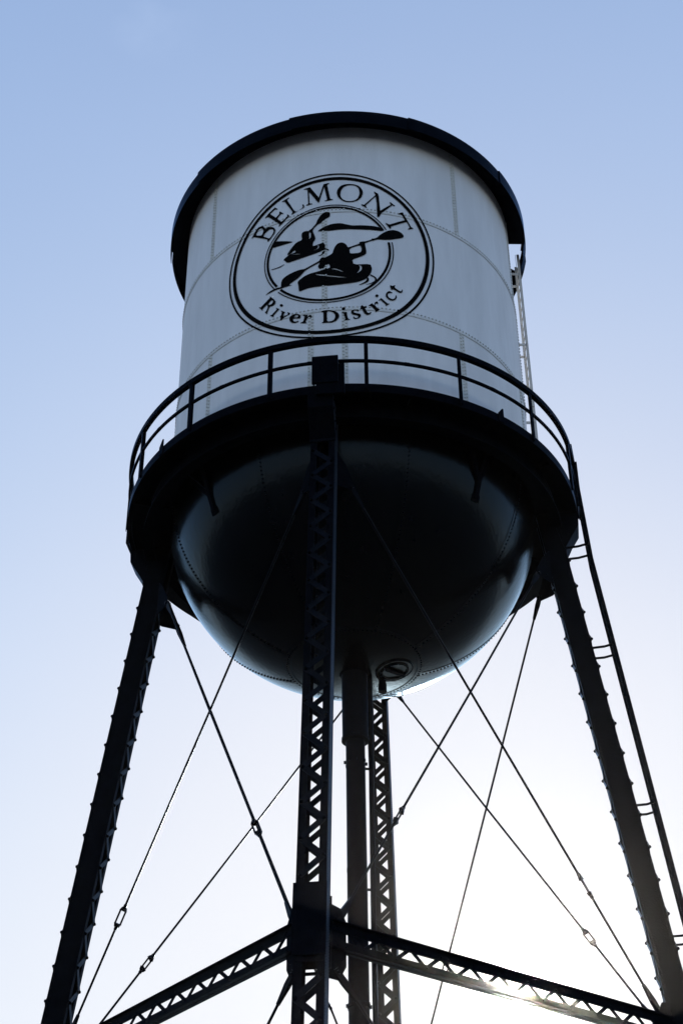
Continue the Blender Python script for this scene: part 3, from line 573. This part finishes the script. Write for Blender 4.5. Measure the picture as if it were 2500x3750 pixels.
# ------------------------------------------------------------------ struts at the middle panel point (local +X from leg to leg)
Ls = (legpt(1, ZS)-legpt(0, ZS)).length
def make_strut():
    m = MB(); x0, x1 = 0.33, Ls-0.33
    for zs, sg in ((0.135, 1), (-0.135, -1)):
        for ys in (-1, 1):
            m.box((Ls/2, ys*0.0165, zs), ((x1-x0)/2, 0.006, 0.07))
            m.box((Ls/2, ys*0.0555, zs+sg*0.0625), ((x1-x0)/2, 0.033, 0.007))
    for xx in (x0+0.1, x0+0.25, x1-0.1, x1-0.25):
        for zs in (0.135, -0.135):
            for ys in (-1, 1): m.rivet((xx, ys*0.0225, zs), (0, ys, 0), 0.02, 0.018)
    o = m.build('strut', M_STEEL, tower, bevel=0.004)
    l_ = MB(); N = 22; xs = [0.62+(Ls-1.24)*i/N for i in range(N+1)]
    for i in range(N):
        za, zb = (0.115, -0.115) if i % 2 == 0 else (-0.115, 0.115)
        l_.bar((xs[i], -0.0, za), (xs[i+1], 0.0, zb), 0.013, 0.06, (0, 0, 1))
    for i in range(N+1): l_.rivet((xs[i], -0.02, 0.11*(1 if i % 2 == 0 else -1)), (0, -1, 0), 0.018, 0.02)
    l_.build('lacing_bars', M_STEEL, o)
    return o
st0 = make_strut()
for i in range(4):
    s_ = st0 if i == 0 else copy_tree(st0, tower)
    a = legpt(i, ZS); d = legpt(i+1, ZS)-a
    s_.location = a; s_.rotation_euler = (0, 0, math.atan2(d.y, d.x))

# ------------------------------------------------------------------ tie rods with turnbuckles
def rod(a, b, tf, side):
    d = (b-a); L = d.length; d.normalize()
    N_ = Vector((0, 0, 1)).cross(Vector((d.x, d.y, 0))).normalized()
    off = N_*side*0.035
    a = a+off; b = b+off
    m = MB(); tb = a+(b-a)*tf; hl = 0.20; rr_ = 0.0215
    sag = Vector((0, 0, -0.02))
    m.tube([a+d*0.42, a+(b-a)*tf*0.5+sag, tb-d*(hl-0.05)], rr_, 10)
    m.tube([tb+d*(hl-0.05), b-d*0.42], rr_, 10)
    for p, q in ((a, 1), (b, -1)):
        P0 = p; P1 = p+d*q*0.16; P2 = p+d*q*0.46; U = d.cross(N_)
        for o_ in (-0.022, 0.022):
            m.bar(P0-d*q*0.06+N_*o_, P1+N_*o_, 0.085, 0.014, N_, wd2=0.10)
        m.bar(P1, P2, 0.10, 0.058, N_, wd2=0.042, th2=0.042)
        m.tube([P0-N_*0.06, P0+N_*0.06], 0.03, 8)
    o = m.build('tie_rod', M_ROD, tower)
    t2 = MB(); U = d.cross(N_)
    V = (U*0.8+N_*0.6).normalized()
    for sg in (-1, 1):
        t2.bar(tb-d*(hl-0.07)+V*0.05*sg, tb+d*(hl-0.07)+V*0.05*sg, 0.022, 0.03, V)
        t2.bar(tb+d*sg*(hl-0.09), tb+d*sg*(hl-0.02), 0.075, 0.125, V, wd2=0.062, th2=0.075)
        t2.tube([tb+d*sg*(hl-0.02), tb+d*sg*(hl+0.03)], 0.034, 6)
    t2.build('turnbuckle', M_ROD, o, bevel=0.004)
ZRT, ZRB, ET, EB = 19.056, 10.34, 0.647, 0.511
TF = {(3, 0): .771, (0, 3): .787, (2, 3): .793, (3, 2): .77, (1, 0): .764, (0, 1): .781, (2, 1): .79, (1, 2): .728}
for (i, j), tf in TF.items():
    side = 1 if (i, j) in ((3, 0), (0, 1), (2, 3), (1, 2)) else -1
    rod(att(i, j, ZRT, ET), att(j, i, ZRB, EB), tf, side)
    rod(att(i, j, 9.50, 0.48), att(j, i, 1.12, 0.54), 0.78, side)

# ------------------------------------------------------------------ ladder up the outside of the right leg
ld = MB()
def lad_off(z): return 0.50+(z-12.2)*(0.15/7.2) if z < 19.4 else 0.65+(z-19.4)*0.078
LH = 0.20
zs_ = [1.0, 6.0, 12.2, 15.0, 17.2, 19.4, 20.9, 22.3]
for sg in (-1, 1):
    for z0, z1 in zip(zs_[:-1], zs_[1:]):
        ld.bar(legpt(1, z0, lad_off(z0), sg*LH), legpt(1, z1, lad_off(z1), sg*LH), 0.014, 0.075, legpt(1, z0, 1.0)-legpt(1, z0))
lad = ld.build('ladder', M_STEEL, tower)
z = 1.2
while z < 22.1:
    rg = MB(); rg.tube([legpt(1, z, lad_off(z), -LH), legpt(1, z, lad_off(z), LH)], 0.011, 6); z += 0.305
    rg.build('rung', M_STEEL, lad)
for z in (19.75, 17.38, 14.05, 11.6, 8.2, 4.9, 1.9):
    for sg in (-1, 1):
        sb = MB()
        a = legpt(1, z, D_, sg*LH); c = legpt(1, z, lad_off(z), sg*(LH+0.01))
        m1 = a+(c-a)*0.55+Vector((0, 0, -0.02)); sb.bar(a, m1, 0.055, 0.022); sb.bar(m1, c, 0.055, 0.022)
        sb.bar(a+Vector((0, 0, 0.0)), a-AX*0.0+Vector((0, 0, -0.10)), 0.055, 0.016, pol(LEGAZ[1], 1, 0))
        sb.build('standoff_bracket', M_STEEL, lad)
# plates standing outside the handrail above the front and left legs
for i, specs in ((0, ((-5.62, 0.245, -0.05, 0.60, 0.05), (-4.45, 0.262, -0.30, 0.42, 0.02))), (3, ((-96.85, 0.25, -0.02, 1.13, 0.05),)), (1, ((83.2, 0.25, -0.05, 1.10, 0.03),))):
    for az, hw, z0, z1, dr in specs:
        p = MB(); N_ = pol(az, 1, 0); T_ = pol(az+90, 1, 0)
        c = pol(az, RW+dr+0.05, ZW+(z0+z1)/2)
        p.box(c, (0.03, hw, (z1-z0)/2), N_, T_)
        for yy in (-hw+0.03, hw-0.03): p.box(c+T_*yy-N_*0.04, (0.04, 0.012, (z1-z0)/2-0.02), N_, T_)
        p.build('leg_top_plate', M_STEEL, tower, bevel=0.003)

# ------------------------------------------------------------------ white ladder on the tank wall under the roof gap
tl = MB(); LA = 92.2
def tp(z, sg, r_=4.02): return pol(LA, r_, z)+pol(LA+90, 1, 0)*0.205*sg
for sg in (-1, 1): tl.bar(tp(20.83, sg), tp(28.80, sg), 0.012, 0.060, pol(LA, 1, 0))
tlo = tl.build('tank_ladder', M_WHITE, tower)
z = 21.1
while z < 28.7:
    tr = MB(); tr.tube([tp(z, -1), tp(z, 1)], 0.012, 6); z += 0.305; tr.build('rung', M_WHITE, tlo)
tr = MB()
tr.tube([pol(LA, 4.0, 20.85), pol(LA, 4.0, 29.0)], 0.006, 6)
tr.build('safety_cable', M_WHITE, tlo)
for z in (28.15, 25.9, 23.6, 21.6):
    for sg in (-1, 1):
        tb_ = MB(); tb_.bar(tp(z, sg, R+0.005), tp(z, sg, 4.02), 0.012, 0.07); tb_.build('standoff_bracket', M_WHITE, tlo)
tb_ = MB()
for z in (24.25,):
    tb_.box(tp(z, -1, 3.98), (0.05, 0.04, 0.20), pol(LA, 1, 0), pol(LA+90, 1, 0))
    tb_.tube([tp(z+0.2, -1, 3.96), tp(z+0.34, -1, 4.03)], 0.02, 6)
tb_.build('cable_guide', M_WHITE, tlo)

# ------------------------------------------------------------------ added scattering volume, standing in for lens glare round the low sun
hz = MB(); hz.box((0, 0, 21.0), (950, 950, 22.5))
ho = hz.build('glare_haze', [])
ho['kind'] = 'stuff'; ho['label'] = 'added thin volume standing in for lens glare round the low sun'
ho.data.materials.clear()
mh_ = bpy.data.materials.new('glare_scatter'); mh_.use_nodes = True
t_ = mh_.node_tree; t_.nodes.clear()
o_ = t_.nodes.new('ShaderNodeOutputMaterial'); pv = t_.nodes.new('ShaderNodeVolumePrincipled')
pv.inputs['Color'].default_value = (1.0, 0.97, 0.93, 1); pv.inputs['Density'].default_value = 0.00012; pv.inputs['Anisotropy'].default_value = 0.99
t_.links.new(pv.outputs[0], o_.inputs['Volume'])
ho.data.materials.append(mh_)
